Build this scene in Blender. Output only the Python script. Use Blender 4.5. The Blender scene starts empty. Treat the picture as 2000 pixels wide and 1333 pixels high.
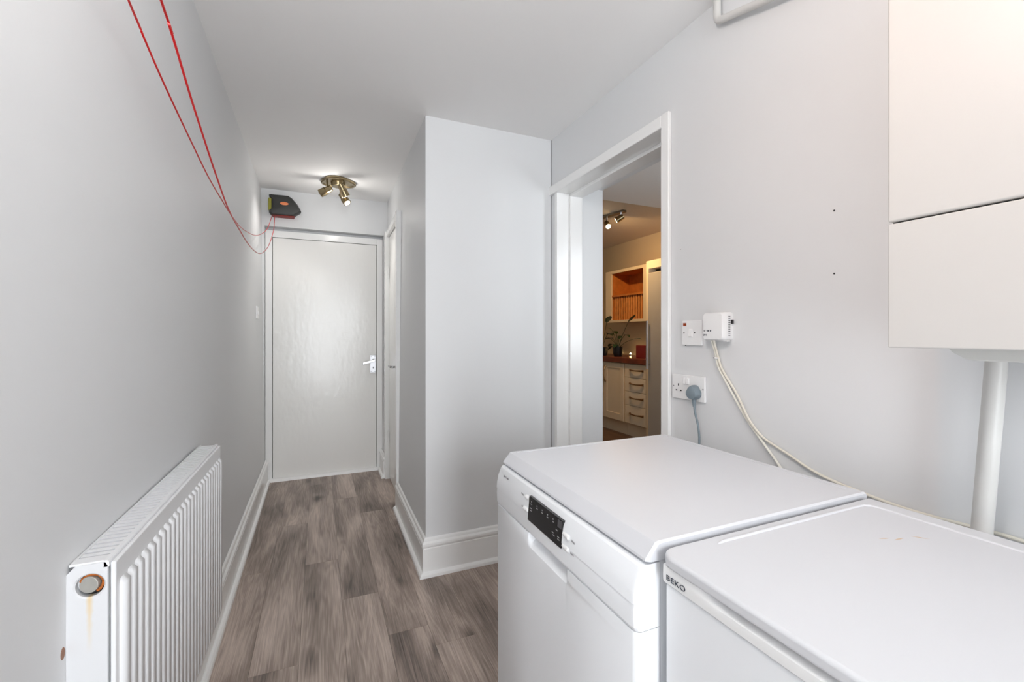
import bpy, bmesh, math, random
from mathutils import Vector, Matrix
random.seed(7)
SC = bpy.context.scene
COL = SC.collection

# ------------------------------------------------------------------ camera
F_PX = 860.0
YAW = math.atan(375.0 / F_PX)
cam_d = bpy.data.cameras.new('camera'); cam = bpy.data.objects.new('camera', cam_d); COL.objects.link(cam)
cam_d.sensor_fit = 'HORIZONTAL'; cam_d.sensor_width = 36.0; cam_d.lens = F_PX / 2000.0 * 36.0
cam_d.shift_y = -11.5 / 2000.0
cam_d.clip_start = 0.02
cam.location = (0, 0, 1.18); cam.rotation_euler = (math.pi / 2, 0, -YAW)
SC.camera = cam

# ------------------------------------------------------------------ world and light
SC.view_settings.view_transform = 'Standard'
SC.view_settings.look = 'None'
SC.view_settings.gamma = 1.0
SC.view_settings.use_curve_mapping = False
SC.view_settings.exposure = 1.38
SC.cycles.use_denoising = True
SC.cycles.diffuse_bounces = 5
SC.cycles.glossy_bounces = 3
SC.cycles.max_bounces = 7
SC.cycles.use_adaptive_sampling = True
SC.cycles.adaptive_threshold = 0.06
SC.cycles.caustics_reflective = False
SC.cycles.caustics_refractive = False
SC.cycles.sample_clamp_indirect = 6.0
W = bpy.data.worlds.new('world'); SC.world = W; W.use_nodes = True
bgn = W.node_tree.nodes['Background']
bgn.inputs['Color'].default_value = (0.86, 0.93, 1.0, 1); bgn.inputs['Strength'].default_value = 1.6

def lamp(name, kind, loc, energy, color, target=None, size=0.1, size_y=None, spot=None, blend=0.5):
    d = bpy.data.lights.new(name, kind); o = bpy.data.objects.new(name, d); COL.objects.link(o)
    d.energy = energy; d.color = color; o.location = loc
    if kind == 'AREA':
        d.size = size
        if size_y: d.shape = 'RECTANGLE'; d.size_y = size_y
    else:
        d.shadow_soft_size = size
    if spot: d.spot_size = math.radians(spot); d.spot_blend = blend
    if target is not None:
        o.rotation_euler = (Vector(target) - Vector(loc)).to_track_quat('-Z', 'Y').to_euler()
    return o
# daylight by an unseen garden door and window added as light sources behind the camera
lamp('added_door_daylight', 'AREA', (0.07, -2.20, 1.07), 23.0, (0.94, 0.97, 1.0), (0.07, 0, 1.07), 0.80, 2.0)
lamp('added_window_daylight', 'AREA', (0.82, -2.20, 1.66), 7.0, (0.94, 0.97, 1.0), (0.82, 0, 1.66), 0.60, 0.90)

# ------------------------------------------------------------------ helpers
def lin(c):
    return tuple((x / 12.92 if x <= 0.04045 else ((x + 0.055) / 1.055) ** 2.4) for x in c)
def rgb(r, g, b): return lin((r / 255.0, g / 255.0, b / 255.0)) + (1.0,)

def mat(name, color, rough=0.5, metal=0.0, bump=0.0, bscale=40.0, mottle=0.0, mscale=3.0, spec=0.5, coat=0.0, aniso=None):
    m = bpy.data.materials.new(name); m.use_nodes = True
    nt = m.node_tree; b = nt.nodes['Principled BSDF']
    b.inputs['Base Color'].default_value = color
    b.inputs['Roughness'].default_value = rough; b.inputs['Metallic'].default_value = metal
    b.inputs['Specular IOR Level'].default_value = spec
    if coat: b.inputs['Coat Weight'].default_value = coat; b.inputs['Coat Roughness'].default_value = 0.08
    tc = nt.nodes.new('ShaderNodeTexCoord')
    if bump:
        n = nt.nodes.new('ShaderNodeTexNoise'); n.inputs['Scale'].default_value = bscale; n.inputs['Detail'].default_value = 1
        mp = nt.nodes.new('ShaderNodeMapping'); nt.links.new(tc.outputs['Object'], mp.inputs['Vector'])
        if aniso: mp.inputs['Scale'].default_value = aniso
        nt.links.new(mp.outputs['Vector'], n.inputs['Vector'])
        bp = nt.nodes.new('ShaderNodeBump'); bp.inputs['Strength'].default_value = bump; bp.inputs['Distance'].default_value = 0.004
        nt.links.new(n.outputs['Fac'], bp.inputs['Height']); nt.links.new(bp.outputs['Normal'], b.inputs['Normal'])
    if mottle:
        n2 = nt.nodes.new('ShaderNodeTexNoise'); n2.inputs['Scale'].default_value = mscale; n2.inputs['Detail'].default_value = 4
        nt.links.new(tc.outputs['Object'], n2.inputs['Vector'])
        r = nt.nodes.new('ShaderNodeValToRGB')
        r.color_ramp.elements[0].position = 0.35; r.color_ramp.elements[1].position = 0.65
        r.color_ramp.elements[0].color = tuple(c * (1 - mottle) for c in color[:3]) + (1,)
        r.color_ramp.elements[1].color = tuple(min(1, c * (1 + mottle)) for c in color[:3]) + (1,)
        nt.links.new(n2.outputs['Fac'], r.inputs['Fac']); nt.links.new(r.outputs['Color'], b.inputs['Base Color'])
    return m

def emis(name, color, strength):
    m = bpy.data.materials.new(name); m.use_nodes = True
    b = m.node_tree.nodes['Principled BSDF']
    b.inputs['Base Color'].default_value = color
    b.inputs['Emission Color'].default_value = color; b.inputs['Emission Strength'].default_value = strength
    return m

def glass(name):
    m = bpy.data.materials.new(name); m.use_nodes = True
    nt = m.node_tree; nt.nodes.clear()
    o = nt.nodes.new('ShaderNodeOutputMaterial'); mx = nt.nodes.new('ShaderNodeMixShader')
    t = nt.nodes.new('ShaderNodeBsdfTransparent'); g = nt.nodes.new('ShaderNodeBsdfGlossy'); g.inputs['Roughness'].default_value = 0.02
    fr = nt.nodes.new('ShaderNodeFresnel'); fr.inputs['IOR'].default_value = 1.45
    nt.links.new(fr.outputs[0], mx.inputs[0]); nt.links.new(t.outputs[0], mx.inputs[1]); nt.links.new(g.outputs[0], mx.inputs[2])
    nt.links.new(mx.outputs[0], o.inputs['Surface'])
    return m

class MB:
    """collects shapes in world coordinates; build() links them as one mesh object"""
    def __init__(s): s.v = []; s.f = []
    def add(s, vs, fs):
        k = len(s.v); s.v += [tuple(v) for v in vs]; s.f += [tuple(i + k for i in f) for f in fs]; return s
    def box(s, x0, x1, y0, y1, z0, z1):
        x0, x1 = min(x0, x1), max(x0, x1); y0, y1 = min(y0, y1), max(y0, y1); z0, z1 = min(z0, z1), max(z0, z1)
        vs = [(x0, y0, z0), (x1, y0, z0), (x1, y1, z0), (x0, y1, z0), (x0, y0, z1), (x1, y0, z1), (x1, y1, z1), (x0, y1, z1)]
        return s.add(vs, [(0, 3, 2, 1), (4, 5, 6, 7), (0, 1, 5, 4), (1, 2, 6, 5), (2, 3, 7, 6), (3, 0, 4, 7)])
    def prism(s, pts, axis, a, b):
        """polygon pts extruded along axis from a to b; pts are the two other coordinates in xyz order"""
        def P(p, t): return {'x': (t, p[0], p[1]), 'y': (p[0], t, p[1]), 'z': (p[0], p[1], t)}[axis]
        n = len(pts)
        vs = [P(p, a) for p in pts] + [P(p, b) for p in pts]
        fs = [tuple(range(n))[::-1], tuple(range(n, 2 * n))] + [(i, (i + 1) % n, n + (i + 1) % n, n + i) for i in range(n)]
        return s.add(vs, fs)
    def loft(s, rings, caps=True, closed=True):
        n = len(rings[0]); vs = [p for r in rings for p in r]; fs = []
        for k in range(len(rings) - 1):
            for i in range(n if closed else n - 1):
                j = (i + 1) % n
                fs.append((k * n + i, k * n + j, (k + 1) * n + j, (k + 1) * n + i))
        if caps and closed:
            fs.append(tuple(range(n))[::-1]); fs.append(tuple((len(rings) - 1) * n + i for i in range(n)))
        return s.add(vs, fs)
    def tube(s, pts, r, seg=12, caps=True):
        pts = [Vector(p) for p in pts]; rad = r if isinstance(r, (list, tuple)) else [r] * len(pts)
        rings = []; up = None
        for i, p in enumerate(pts):
            t = (pts[min(i + 1, len(pts) - 1)] - pts[max(i - 1, 0)])
            t = t.normalized() if t.length > 1e-9 else Vector((0, 0, 1))
            if up is None: up = Vector((0, 0, 1)) if abs(t.z) < 0.9 else Vector((1, 0, 0))
            a = (up - t * up.dot(t)); a = a.normalized(); b = t.cross(a); up = a
            rings.append([tuple(p + a * rad[i] * math.cos(2 * math.pi * k / seg) + b * rad[i] * math.sin(2 * math.pi * k / seg)) for k in range(seg)])
        return s.loft(rings, caps)
    def cyl(s, p0, p1, r0, r1=None, seg=20): return s.tube([p0, p1], [r0, r0 if r1 is None else r1], seg)
    def disc(s, c, nrm, r, th=0.002, seg=20):
        c = Vector(c); nrm = Vector(nrm).normalized()
        return s.cyl(c, c + nrm * th, r, r, seg)
    def build(s, name, m, parent=None, bevel=0.0, seg=2, smooth=True, ang=0.6, loc=None):
        org = Vector(parent['_o']) if parent is not None and '_o' in parent else Vector((0, 0, 0))
        if loc is not None: org = Vector(loc)
        me = bpy.data.meshes.new(name)
        me.from_pydata([tuple(Vector(v) - org) for v in s.v], [], s.f)
        bm = bmesh.new(); bm.from_mesh(me); bmesh.ops.recalc_face_normals(bm, faces=bm.faces); bm.to_mesh(me); bm.free()
        if smooth:
            for p in me.polygons: p.use_smooth = True
            me.set_sharp_from_angle(angle=ang)
        me.materials.append(m)
        o = bpy.data.objects.new(name, me); COL.objects.link(o)
        if parent is not None:
            o.parent = parent; o['_o'] = tuple(org)
        else:
            o.location = org; o['_o'] = tuple(org)
        if bevel:
            bv = o.modifiers.new('bevel', 'BEVEL'); bv.width = bevel; bv.segments = seg; bv.limit_method = 'ANGLE'
            bv.angle_limit = math.radians(35); bv.harden_normals = True
        return o

def tag(o, label, cat, group=None, kind=None):
    o['label'] = label; o['category'] = cat
    if group: o['group'] = group
    if kind: o['kind'] = kind
    return o
def thing(name, loc, label, cat, group=None, kind=None):
    o = bpy.data.objects.new(name, None); COL.objects.link(o); o.location = loc; o['_o'] = tuple(loc)
    o.empty_display_size = 0.05
    return tag(o, label, cat, group, kind)
def struct(name, mb, m, label, cat, **k):
    o = mb.build(name, m, **k); return tag(o, label, cat, kind='structure')

def smooth_path(pts, n=8):
    P = [Vector(p) for p in pts]; out = []
    for i in range(len(P) - 1):
        p0 = P[max(i - 1, 0)]; p1 = P[i]; p2 = P[i + 1]; p3 = P[min(i + 2, len(P) - 1)]
        for k in range(n):
            t = k / n
            out.append(0.5 * ((2 * p1) + (p2 - p0) * t + (2 * p0 - 5 * p1 + 4 * p2 - p3) * t * t + (3 * p1 - p0 - 3 * p2 + p3) * t ** 3))
    out.append(P[-1]); return out

def rrect(x0, x1, y0, y1, r, n=5, corners=(1, 1, 1, 1)):
    out = []
    for k, (cx, cy, a0) in enumerate(((x1 - r, y1 - r, 0), (x0 + r, y1 - r, 90), (x0 + r, y0 + r, 180), (x1 - r, y0 + r, 270))):
        if corners[k]:
            for i in range(n + 1):
                a = math.radians(a0 + 90 * i / n); out.append((cx + r * math.cos(a), cy + r * math.sin(a)))
        else:
            out.append(((x1, y1), (x0, y1), (x0, y0), (x1, y0))[k])
    return out

def text_part(name, txt, size, origin, m, parent, xdir=(0, -1, 0), ydir=(0, 0, 1), depth=0.0003, wide=1.0, bold=0.0):
    c = bpy.data.curves.new('tmp_text', 'FONT'); c.body = txt; c.size = size; c.extrude = depth; c.offset = bold; c.space_character = 1.12 if bold else 1.0
    o = bpy.data.objects.new('tmp_text', c); COL.objects.link(o)
    dg = bpy.context.evaluated_depsgraph_get()
    me = bpy.data.meshes.new_from_object(o.evaluated_get(dg))
    bpy.data.objects.remove(o); bpy.data.curves.remove(c)
    X = Vector(xdir) * wide; Y = Vector(ydir); Z = Vector(xdir).cross(Y)
    org = Vector(parent['_o'])
    for v in me.vertices:
        v.co = Vector(origin) + X * v.co.x + Y * v.co.y + Z * v.co.z - org
    me.name = name; me.materials.clear(); me.materials.append(m)
    t = bpy.data.objects.new(name, me); COL.objects.link(t); t.parent = parent; t['_o'] = tuple(org)
    return t
def sstep(a, b, t):
    t = max(0.0, min(1.0, (t - a) / (b - a))); return t * t * (3 - 2 * t)

# ------------------------------------------------------------------ materials
M = {}
M['wall'] = mat('pale_grey_wall_paint', rgb(223, 224, 225), 0.5, spec=0.4)
M['ceil'] = mat('white_ceiling_paint', rgb(244, 243, 242), 0.7)
M['trim'] = mat('white_gloss_trim', rgb(243, 243, 242), 0.22, spec=0.5)
M['gloss_door'] = mat('white_gloss_door_paint', rgb(240, 239, 236), 0.22, bump=0.25, bscale=26, aniso=(1, 1, 0.5), spec=0.5)
M['white_metal'] = mat('white_enamel', rgb(233, 234, 236), 0.3, spec=0.5)
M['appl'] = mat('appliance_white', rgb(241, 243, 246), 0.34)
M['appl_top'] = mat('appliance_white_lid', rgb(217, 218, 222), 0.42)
M['plastic'] = mat('white_plastic', rgb(240, 240, 240), 0.35)
M['plastic_grey'] = mat('pale_grey_plastic', rgb(205, 205, 205), 0.4)
M['boiler'] = mat('boiler_white', rgb(201, 199, 196), 0.35)
M['boiler_tray'] = mat('boiler_grey_tray', rgb(212, 212, 208), 0.45)
M['black'] = mat('black_plastic', rgb(22, 22, 24), 0.4)
M['display'] = mat('black_display', rgb(24, 22, 24), 0.18)
M['screen'] = mat('grey_screen', rgb(82, 80, 84), 0.2)
M['legend'] = mat('grey_print', rgb(150, 148, 150), 0.5)
M['ink'] = mat('dark_blue_grey_print', rgb(58, 64, 76), 0.5)
M['dark'] = mat('dark_gap', rgb(40, 40, 42), 0.7)
M['chrome'] = mat('brushed_aluminium', rgb(200, 200, 203), 0.33, 1.0, bump=0.03, bscale=200)
M['pewter'] = mat('dark_chrome', rgb(150, 150, 150), 0.2, 1.0)
M['brass'] = mat('antique_brass', rgb(150, 135, 105), 0.28, 1.0, bump=0.03, bscale=150)
M['reel'] = mat('charcoal_plastic', rgb(48, 49, 47), 0.5, bump=0.05, bscale=200)
M['reel_yellow'] = mat('yellow_green_plastic', rgb(168, 164, 60), 0.5)
M['reel_red'] = mat('red_brown_plastic', rgb(128, 30, 20), 0.5)
M['orange'] = mat('orange_badge', rgb(226, 130, 80), 0.4)
M['cord'] = mat('red_pvc_cord', rgb(206, 12, 18), 0.3)
M['cable'] = mat('cream_cable', rgb(226, 224, 214), 0.45)
M['cable_old'] = mat('yellowed_cable', rgb(224, 219, 206), 0.45)
M['grey_plug'] = mat('blue_grey_rubber', rgb(126, 139, 147), 0.5)
M['neon'] = mat('amber_neon_lens', rgb(150, 58, 12), 0.2)
M['rust'] = mat('rust', rgb(178, 100, 40), 0.8, bump=0.4, bscale=300, mottle=0.3, mscale=120)
M['valve'] = mat('dull_plated_metal', rgb(176, 174, 168), 0.45, 0.4, mottle=0.06, mscale=60)
M['pipe'] = mat('painted_pipe_white', rgb(208, 207, 204), 0.4, bump=0.08, bscale=80)
M['copper'] = mat('bare_plaster_chip', rgb(150, 112, 92), 0.8, bump=0.3, bscale=200)
M['glass'] = glass('clear_glass')
M['bulb'] = emis('lit_bulb_face', (1, 0.97, 0.9, 1), 1.2)
M['bulb_warm'] = emis('lit_warm_bulb_face', (1, 0.74, 0.42, 1), 14.0)
# kitchen
M['cream'] = mat('cream_cabinet_paint', rgb(228, 214, 190), 0.4)
M['cream_wall'] = mat('kitchen_wall_paint', rgb(205, 192, 168), 0.6)
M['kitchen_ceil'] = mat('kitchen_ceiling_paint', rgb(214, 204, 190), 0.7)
M['oak'] = mat('orange_oak', rgb(196, 122, 56), 0.45, mottle=0.12, mscale=14)
M['oak_pale'] = mat('pale_orange_oak', rgb(222, 150, 84), 0.45, mottle=0.1, mscale=14)
M['worktop'] = mat('dark_red_wood_worktop', rgb(104, 46, 26), 0.3, mottle=0.2, mscale=9)
M['bronze'] = mat('bronze_handle', rgb(140, 104, 66), 0.35, 0.8)
M['steel'] = mat('silver_fridge_door', rgb(186, 182, 176), 0.38, 0.3)
M['leaf'] = mat('dark_green_leaf', rgb(40, 66, 40), 0.35, mottle=0.25, mscale=20)
M['leaf_light'] = mat('young_green_leaf', rgb(98, 116, 50), 0.4)
M['pot'] = mat('black_glazed_pot', rgb(22, 24, 30), 0.3)
M['redbox'] = mat('dark_red_tin', rgb(118, 26, 24), 0.4)
M['redglass'] = mat('red_bottle', rgb(190, 30, 34), 0.2)
M['candle'] = emis('tea_light_glow', (1, 0.62, 0.26, 1), 20.0)

def wood_mat(name, dark, mid, light, rough):
    m = bpy.data.materials.new(name); m.use_nodes = True
    nt = m.node_tree; L = nt.links; b = nt.nodes['Principled BSDF']; N = nt.nodes.new
    tc = N('ShaderNodeTexCoord'); oi = N('ShaderNodeObjectInfo')
    cmb = N('ShaderNodeCombineXYZ'); mul = N('ShaderNodeMath'); mul.operation = 'MULTIPLY'; mul.inputs[1].default_value = 37.0
    L.new(oi.outputs['Random'], mul.inputs[0]); L.new(mul.outputs[0], cmb.inputs[0]); L.new(mul.outputs[0], cmb.inputs[1]); L.new(mul.outputs[0], cmb.inputs[2])
    add = N('ShaderNodeVectorMath'); add.operation = 'ADD'; L.new(tc.outputs['Object'], add.inputs[0]); L.new(cmb.outputs[0], add.inputs[1])
    # broad tone along the board
    mp1 = N('ShaderNodeMapping'); mp1.inputs['Scale'].default_value = (7, 1.3, 1); L.new(add.outputs[0], mp1.inputs['Vector'])
    n1 = N('ShaderNodeTexNoise'); n1.inputs['Scale'].default_value = 1.0; n1.inputs['Detail'].default_value = 5; n1.inputs['Distortion'].default_value = 0.6; L.new(mp1.outputs[0], n1.inputs['Vector'])
    # cathedral rings, stretched along the board
    mp2 = N('ShaderNodeMapping'); mp2.inputs['Scale'].default_value = (10, 0.95, 1); L.new(add.outputs[0], mp2.inputs['Vector'])
    n2 = N('ShaderNodeTexNoise'); n2.inputs['Scale'].default_value = 1.0; n2.inputs['Detail'].default_value = 2; L.new(mp2.outputs[0], n2.inputs['Vector'])
    sc = N('ShaderNodeMath'); sc.operation = 'MULTIPLY'; sc.inputs[1].default_value = 95.0; L.new(n2.outputs['Fac'], sc.inputs[0])
    sn = N('ShaderNodeMath'); sn.operation = 'SINE'; L.new(sc.outputs[0], sn.inputs[0])
    # fine fibres
    mp3 = N('ShaderNodeMapping'); mp3.inputs['Scale'].default_value = (300, 7, 1); L.new(add.outputs[0], mp3.inputs['Vector'])
    n3 = N('ShaderNodeTexNoise'); n3.inputs['Scale'].default_value = 1.0; n3.inputs['Detail'].default_value = 3; L.new(mp3.outputs[0], n3.inputs['Vector'])
    # knots
    mp4 = N('ShaderNodeMapping'); mp4.inputs['Scale'].default_value = (5.2, 2.3, 1); L.new(add.outputs[0], mp4.inputs['Vector'])
    dn = N('ShaderNodeTexNoise'); dn.inputs['Scale'].default_value = 5.0; L.new(add.outputs[0], dn.inputs['Vector'])
    dm = N('ShaderNodeMixRGB'); dm.blend_type = 'ADD'; dm.inputs['Fac'].default_value = 0.22; L.new(mp4.outputs[0], dm.inputs[1]); L.new(dn.outputs['Color'], dm.inputs[2])
    vo = N('ShaderNodeTexVoronoi'); vo.inputs['Scale'].default_value = 1.0; L.new(dm.outputs[0], vo.inputs['Vector'])
    kr = N('ShaderNodeValToRGB'); kr.color_ramp.elements[0].position = 0.0; kr.color_ramp.elements[0].color = (1, 1, 1, 1)
    kr.color_ramp.elements[1].position = 0.24; kr.color_ramp.elements[1].color = (0, 0, 0, 1)
    e = kr.color_ramp.elements.new(0.08); e.color = (0.55, 0.55, 0.55, 1)
    L.new(vo.outputs['Distance'], kr.inputs['Fac'])
    # sum: tone
    def madd(a, k, c):
        q = N('ShaderNodeMath'); q.operation = 'MULTIPLY_ADD'; L.new(a, q.inputs[0]); q.inputs[1].default_value = k
        if isinstance(c, float): q.inputs[2].default_value = c
        else: L.new(c, q.inputs[2])
        return q.outputs[0]
    t = madd(n1.outputs['Fac'], 1.5, -0.58)
    t = madd(sn.outputs[0], 0.055, t)
    t = madd(n3.outputs['Fac'], 0.62, t)
    t = madd(oi.outputs['Random'], 0.12, t)
    kv = N('ShaderNodeSeparateColor'); L.new(kr.outputs['Color'], kv.inputs[0])
    t = madd(kv.outputs[0], -0.62, t)
    rp = N('ShaderNodeValToRGB'); L.new(t, rp.inputs['Fac'])
    rp.color_ramp.elements[0].position = 0.05; rp.color_ramp.elements[0].color = dark
    rp.color_ramp.elements[1].position = 0.92; rp.color_ramp.elements[1].color = light
    e = rp.color_ramp.elements.new(0.5); e.color = mid
    L.new(rp.outputs['Color'], b.inputs['Base Color'])
    b.inputs['Roughness'].default_value = rough
    bp = N('ShaderNodeBump'); bp.inputs['Strength'].default_value = 0.12; bp.inputs['Distance'].default_value = 0.002
    L.new(n3.outputs['Fac'], bp.inputs['Height']); L.new(bp.outputs['Normal'], b.inputs['Normal'])
    return m
M['floor'] = wood_mat('grey_brown_wood_laminate', rgb(70, 60, 54), rgb(149, 133, 123), rgb(203, 186, 174), 0.42)
M['kfloor'] = wood_mat('dark_brown_wood_floor', rgb(50, 34, 22), rgb(92, 66, 46), rgb(120, 92, 66), 0.4)

# radiator end panel carries a pale rust run below the hole
def rad_end_mat():
    m = mat('white_enamel_with_rust_run', rgb(218, 219, 221), 0.3); nt = m.node_tree; L = nt.links; N = nt.nodes.new; b = nt.nodes['Principled BSDF']
    tc = N('ShaderNodeTexCoord'); sp = N('ShaderNodeSeparateXYZ'); L.new(tc.outputs['Object'], sp.inputs[0])
    nz = N('ShaderNodeTexNoise'); nz.inputs['Scale'].default_value = 60; L.new(tc.outputs['Object'], nz.inputs['Vector'])
    def mth(op, a, bb=None):
        q = N('ShaderNodeMath'); q.operation = op
        for i, s in enumerate((a, bb)):
            if s is None: continue
            if isinstance(s, (int, float)): q.inputs[i].default_value = s
            else: L.new(s, q.inputs[i])
        return q.outputs[0]
    dx = mth('ABSOLUTE', mth('SUBTRACT', sp.outputs['X'], RX))
    wx = mth('SUBTRACT', 1.0, mth('DIVIDE', dx, mth('ADD', mth('MULTIPLY', nz.outputs['Fac'], 0.007), 0.0015)))
    wx = mth('MAXIMUM', wx, 0.0)
    fade = N('ShaderNodeMapRange'); fade.inputs['From Min'].default_value = RZ - 0.11; fade.inputs['From Max'].default_value = RZ - 0.02
    L.new(sp.outputs['Z'], fade.inputs['Value'])
    below = mth('LESS_THAN', sp.outputs['Z'], RZ - 0.015)
    fac = mth('MULTIPLY', mth('MULTIPLY', mth('MULTIPLY', wx, below), fade.outputs[0]), 0.8)
    mx = N('ShaderNodeMixRGB'); L.new(fac, mx.inputs['Fac']); mx.inputs[1].default_value = rgb(218, 219, 221); mx.inputs[2].default_value = rgb(222, 192, 130)
    L.new(mx.outputs[0], b.inputs['Base Color'])
    return m

# ------------------------------------------------------------------ room shell
YB = -2.00                       # wall behind the camera
YF = 3.985                       # far wall face
YC = 2.156                       # face of the wall that juts out on the right
XR = 1.18                        # right wall face
XK = 1.49                        # kitchen side of the right wall
def zc(y): return 2.262 if y < 2.16 else 2.262 + 0.085 * (y - 2.16) / 1.86
def xlb(y): return -0.3825 - 0.0078 * (y - 1.78)
def xlt(y): return (-0.3556 - 0.01135 * y) if y < 2.16 else (-0.3801 - 0.0263 * (y - 2.16))
def xcb(y): return 0.477 + 0.0123 * (y - YC)
def xct(y): return 0.476 + 0.037 * (y - YC)

fl = thing('floor', (0, 0, 0), 'grey brown wood-effect plank floor of the corridor', 'floor', kind='structure')
MB().box(-0.46, 1.36, YB - 0.1, 4.15, -0.06, -0.012).build('floor_base', M['dark'], fl)
w = 0.158; x = -0.386
starts = {0: 1.2, 1: 0.45, 2: 2.49, 3: 3.40, 4: 1.78, 5: 1.65, 6: 0.9, 7: 2.2, 8: 1.3, 9: 0.6, 10: 1.9}
k = 0
while x < 1.34:
    j = starts[k]; ends = [YB - 0.05]
    e = j
    while e > YB: e -= 1.30
    e += 1.30
    while e < 4.08:
        ends.append(e); e += 1.30
    ends.append(4.10)
    for a, b_ in zip(ends[:-1], ends[1:]):
        if b_ - a < 0.03: continue
        g = 0.0002
        o = MB().box(x + g, min(x + w, 1.36) - g, a + g, b_ - g, -0.012, 0.0).build('plank', M['floor'], fl, bevel=0.0005, seg=1)
    x += w; k += 1

mb = MB()
ys = [YB - 0.1, 0.0, 1.2, 2.16, 4.15]
mb.add([(xx, y, zc(y) + dz) for y in ys for dz in (0, 0.1) for xx in (-0.52, 1.34)],
       [f for i in range(len(ys) - 1) for f in ((4 * i, 4 * i + 1, 4 * i + 5, 4 * i + 4), (4 * i + 2, 4 * i + 3, 4 * i + 7, 4 * i + 6))] +
       [(0, 1, 3, 2), (16, 17, 19, 18)] + [f for i in range(4) for f in ((4 * i, 4 * i + 2, 4 * i + 6, 4 * i + 4), (4 * i + 1, 4 * i + 3, 4 * i + 7, 4 * i + 5))])
struct('ceiling', mb, M['ceil'], 'plain white plastered ceiling of the corridor', 'ceiling', ang=1.2)

# left wall: skin with thickness
mb = MB(); ys = [YB - 0.1, 0, 1.0, 2.16, 3.0, 4.15]; rings = []
for y in ys:
    b_, t_ = xlb(y), xlt(y); zt = zc(y) + 0.02; zz = [0, 0.6, 1.2, 1.8, zt]
    rings.append([(b_ + (t_ - b_) * z / zt, y, z if z else -0.03) for z in zz] + [(-0.62, y, zt), (-0.62, y, -0.03)])
mb.loft(rings)
wl = struct('wall_left', mb, M['wall'], 'long pale grey wall behind the radiator on the left', 'wall', ang=1.0)

mb = MB(); mb.loft([[(xlb(0.93) + 0.012 * math.sin(0) + k * 0.003 + 0.0005, 0.922 + (0.009 - k * 0.003) * math.cos(a * math.pi / 8), 0.676 + (0.013 - k * 0.004) * math.sin(a * math.pi / 8)) for a in range(16)] for k in (0, 1)])
mb.build('paint_chip', M['copper'], wl)
# far wall with door recess
DX0, DX1, DZ = -0.404, 0.512, 2.052
mb = MB()
mb.box(-0.62, 0.75, YF, 4.16, DZ, 2.46).box(DX1, 0.75, YF, 4.16, -0.03, DZ).box(-0.62, DX0, YF, 4.16, -0.03, DZ).box(DX0 - 0.01, DX1 + 0.01, 4.075, 4.16, -0.03, DZ + 0.01)
struct('wall_far', mb, M['wall'], 'narrow pale grey end wall above the far white door', 'wall')

# jutting wall: front face and side face with the cupboard door opening
mb = MB(); rings = []
mb.loft([[(xcb(YC) + (xct(YC) - xcb(YC)) * z / 2.3, YC, z), (1.175, YC, z), (1.175, YC + 0.10, z), (xcb(YC + .1) + (xct(YC + .1) - xcb(YC + .1)) * z / 2.3, YC + 0.10, z)] for z in (-0.03, 1.0, 2.3)])
struct('wall_jut_front', mb, M['wall'], 'pale grey end face of the jutting wall between corridor and kitchen doorway', 'wall')
CY0, CY1, CZ = 3.10, 3.72, 1.985
def side_piece(mb, y0, y1, z0, z1):
    def px(y, z): return xcb(y) + (xct(y) - xcb(y)) * max(z, 0) / 2.3
    vs = []
    for y in (y0, y1):
        for z in (z0, z1): vs += [(px(y, z), y, z), (px(y, z) + 0.10, y, z)]
    mb.add(vs, [(0, 1, 3, 2), (4, 5, 7, 6), (0, 2, 6, 4), (1, 3, 7, 5), (0, 1, 5, 4), (2, 3, 7, 6)])
mb = MB()
side_piece(mb, YC + 0.0995, CY0, -0.03, 2.42); side_piece(mb, CY0, CY1, CZ, 2.42); side_piece(mb, CY1, 4.1, -0.03, 2.42)
struct('wall_jut_side', mb, M['wall'], 'shaded grey side of the jutting wall facing the radiator wall', 'wall')

# right wall, thick, with the kitchen doorway
OY0, OY1, OZ = 1.262, 2.112, 1.985
mb = MB()
mb.box(XR, XK, YB - 0.1, OY0, -0.03, 2.62).box(XR, XK, OY1, 5.6, -0.03, 2.62).box(XR, 1.335, OY0, OY1, OZ, 2.62).box(1.335, XK, OY0, OY1, 2.012, 2.62)
wr = struct('wall_right', mb, M['wall'], 'pale grey wall holding the sockets, boiler and kitchen doorway', 'wall')
for y, z, r in ((0.688, 1.492, 0.0022), (0.688, 1.334, 0.0022), (1.201, 1.487, 0.0016)):
    MB().disc((XR - 0.0008, y, z), (1, 0, 0), r, 0.003, 10).build('screw_hole', M['dark'], wr)

# wall behind the camera; its unseen door and window are added light sources
GX0, GX1, GZ0, GZ1 = -0.30, 0.44, 0.05, 2.06          # added glazed garden door
WX0, WX1, WZ0, WZ1 = 0.55, 1.09, 1.22, 2.10           # added small window
mb = MB(); y0, y1 = YB - 0.12, YB
mb.box(-0.62, GX0, y0, y1, -0.03, 2.4).box(GX1, WX0, y0, y1, -0.03, 2.4).box(WX1, 1.34, y0, y1, -0.03, 2.4)
mb.box(GX0, GX1, y0, y1, -0.03, GZ0).box(GX0, GX1, y0, y1, GZ1, 2.4).box(WX0, WX1, y0, y1, -0.03, WZ0).box(WX0, WX1, y0, y1, WZ1, 2.4)
struct('wall_back', mb, M['wall'], 'pale grey wall with added garden door and window, behind the viewer', 'wall')
def frame4(x0, x1, z0, z1, t): return MB().box(x0, x0 + t, YB - 0.09, YB - 0.03, z0, z1).box(x1 - t, x1, YB - 0.09, YB - 0.03, z0, z1).box(x0 + t, x1 - t, YB - 0.09, YB - 0.03, z0, z0 + t).box(x0 + t, x1 - t, YB - 0.09, YB - 0.03, z1 - t, z1)
gd = thing('door_3', (0.07, YB, 0), 'unseen glazed garden door, added as a light source, facing the far door', 'door', kind='structure')
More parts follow.
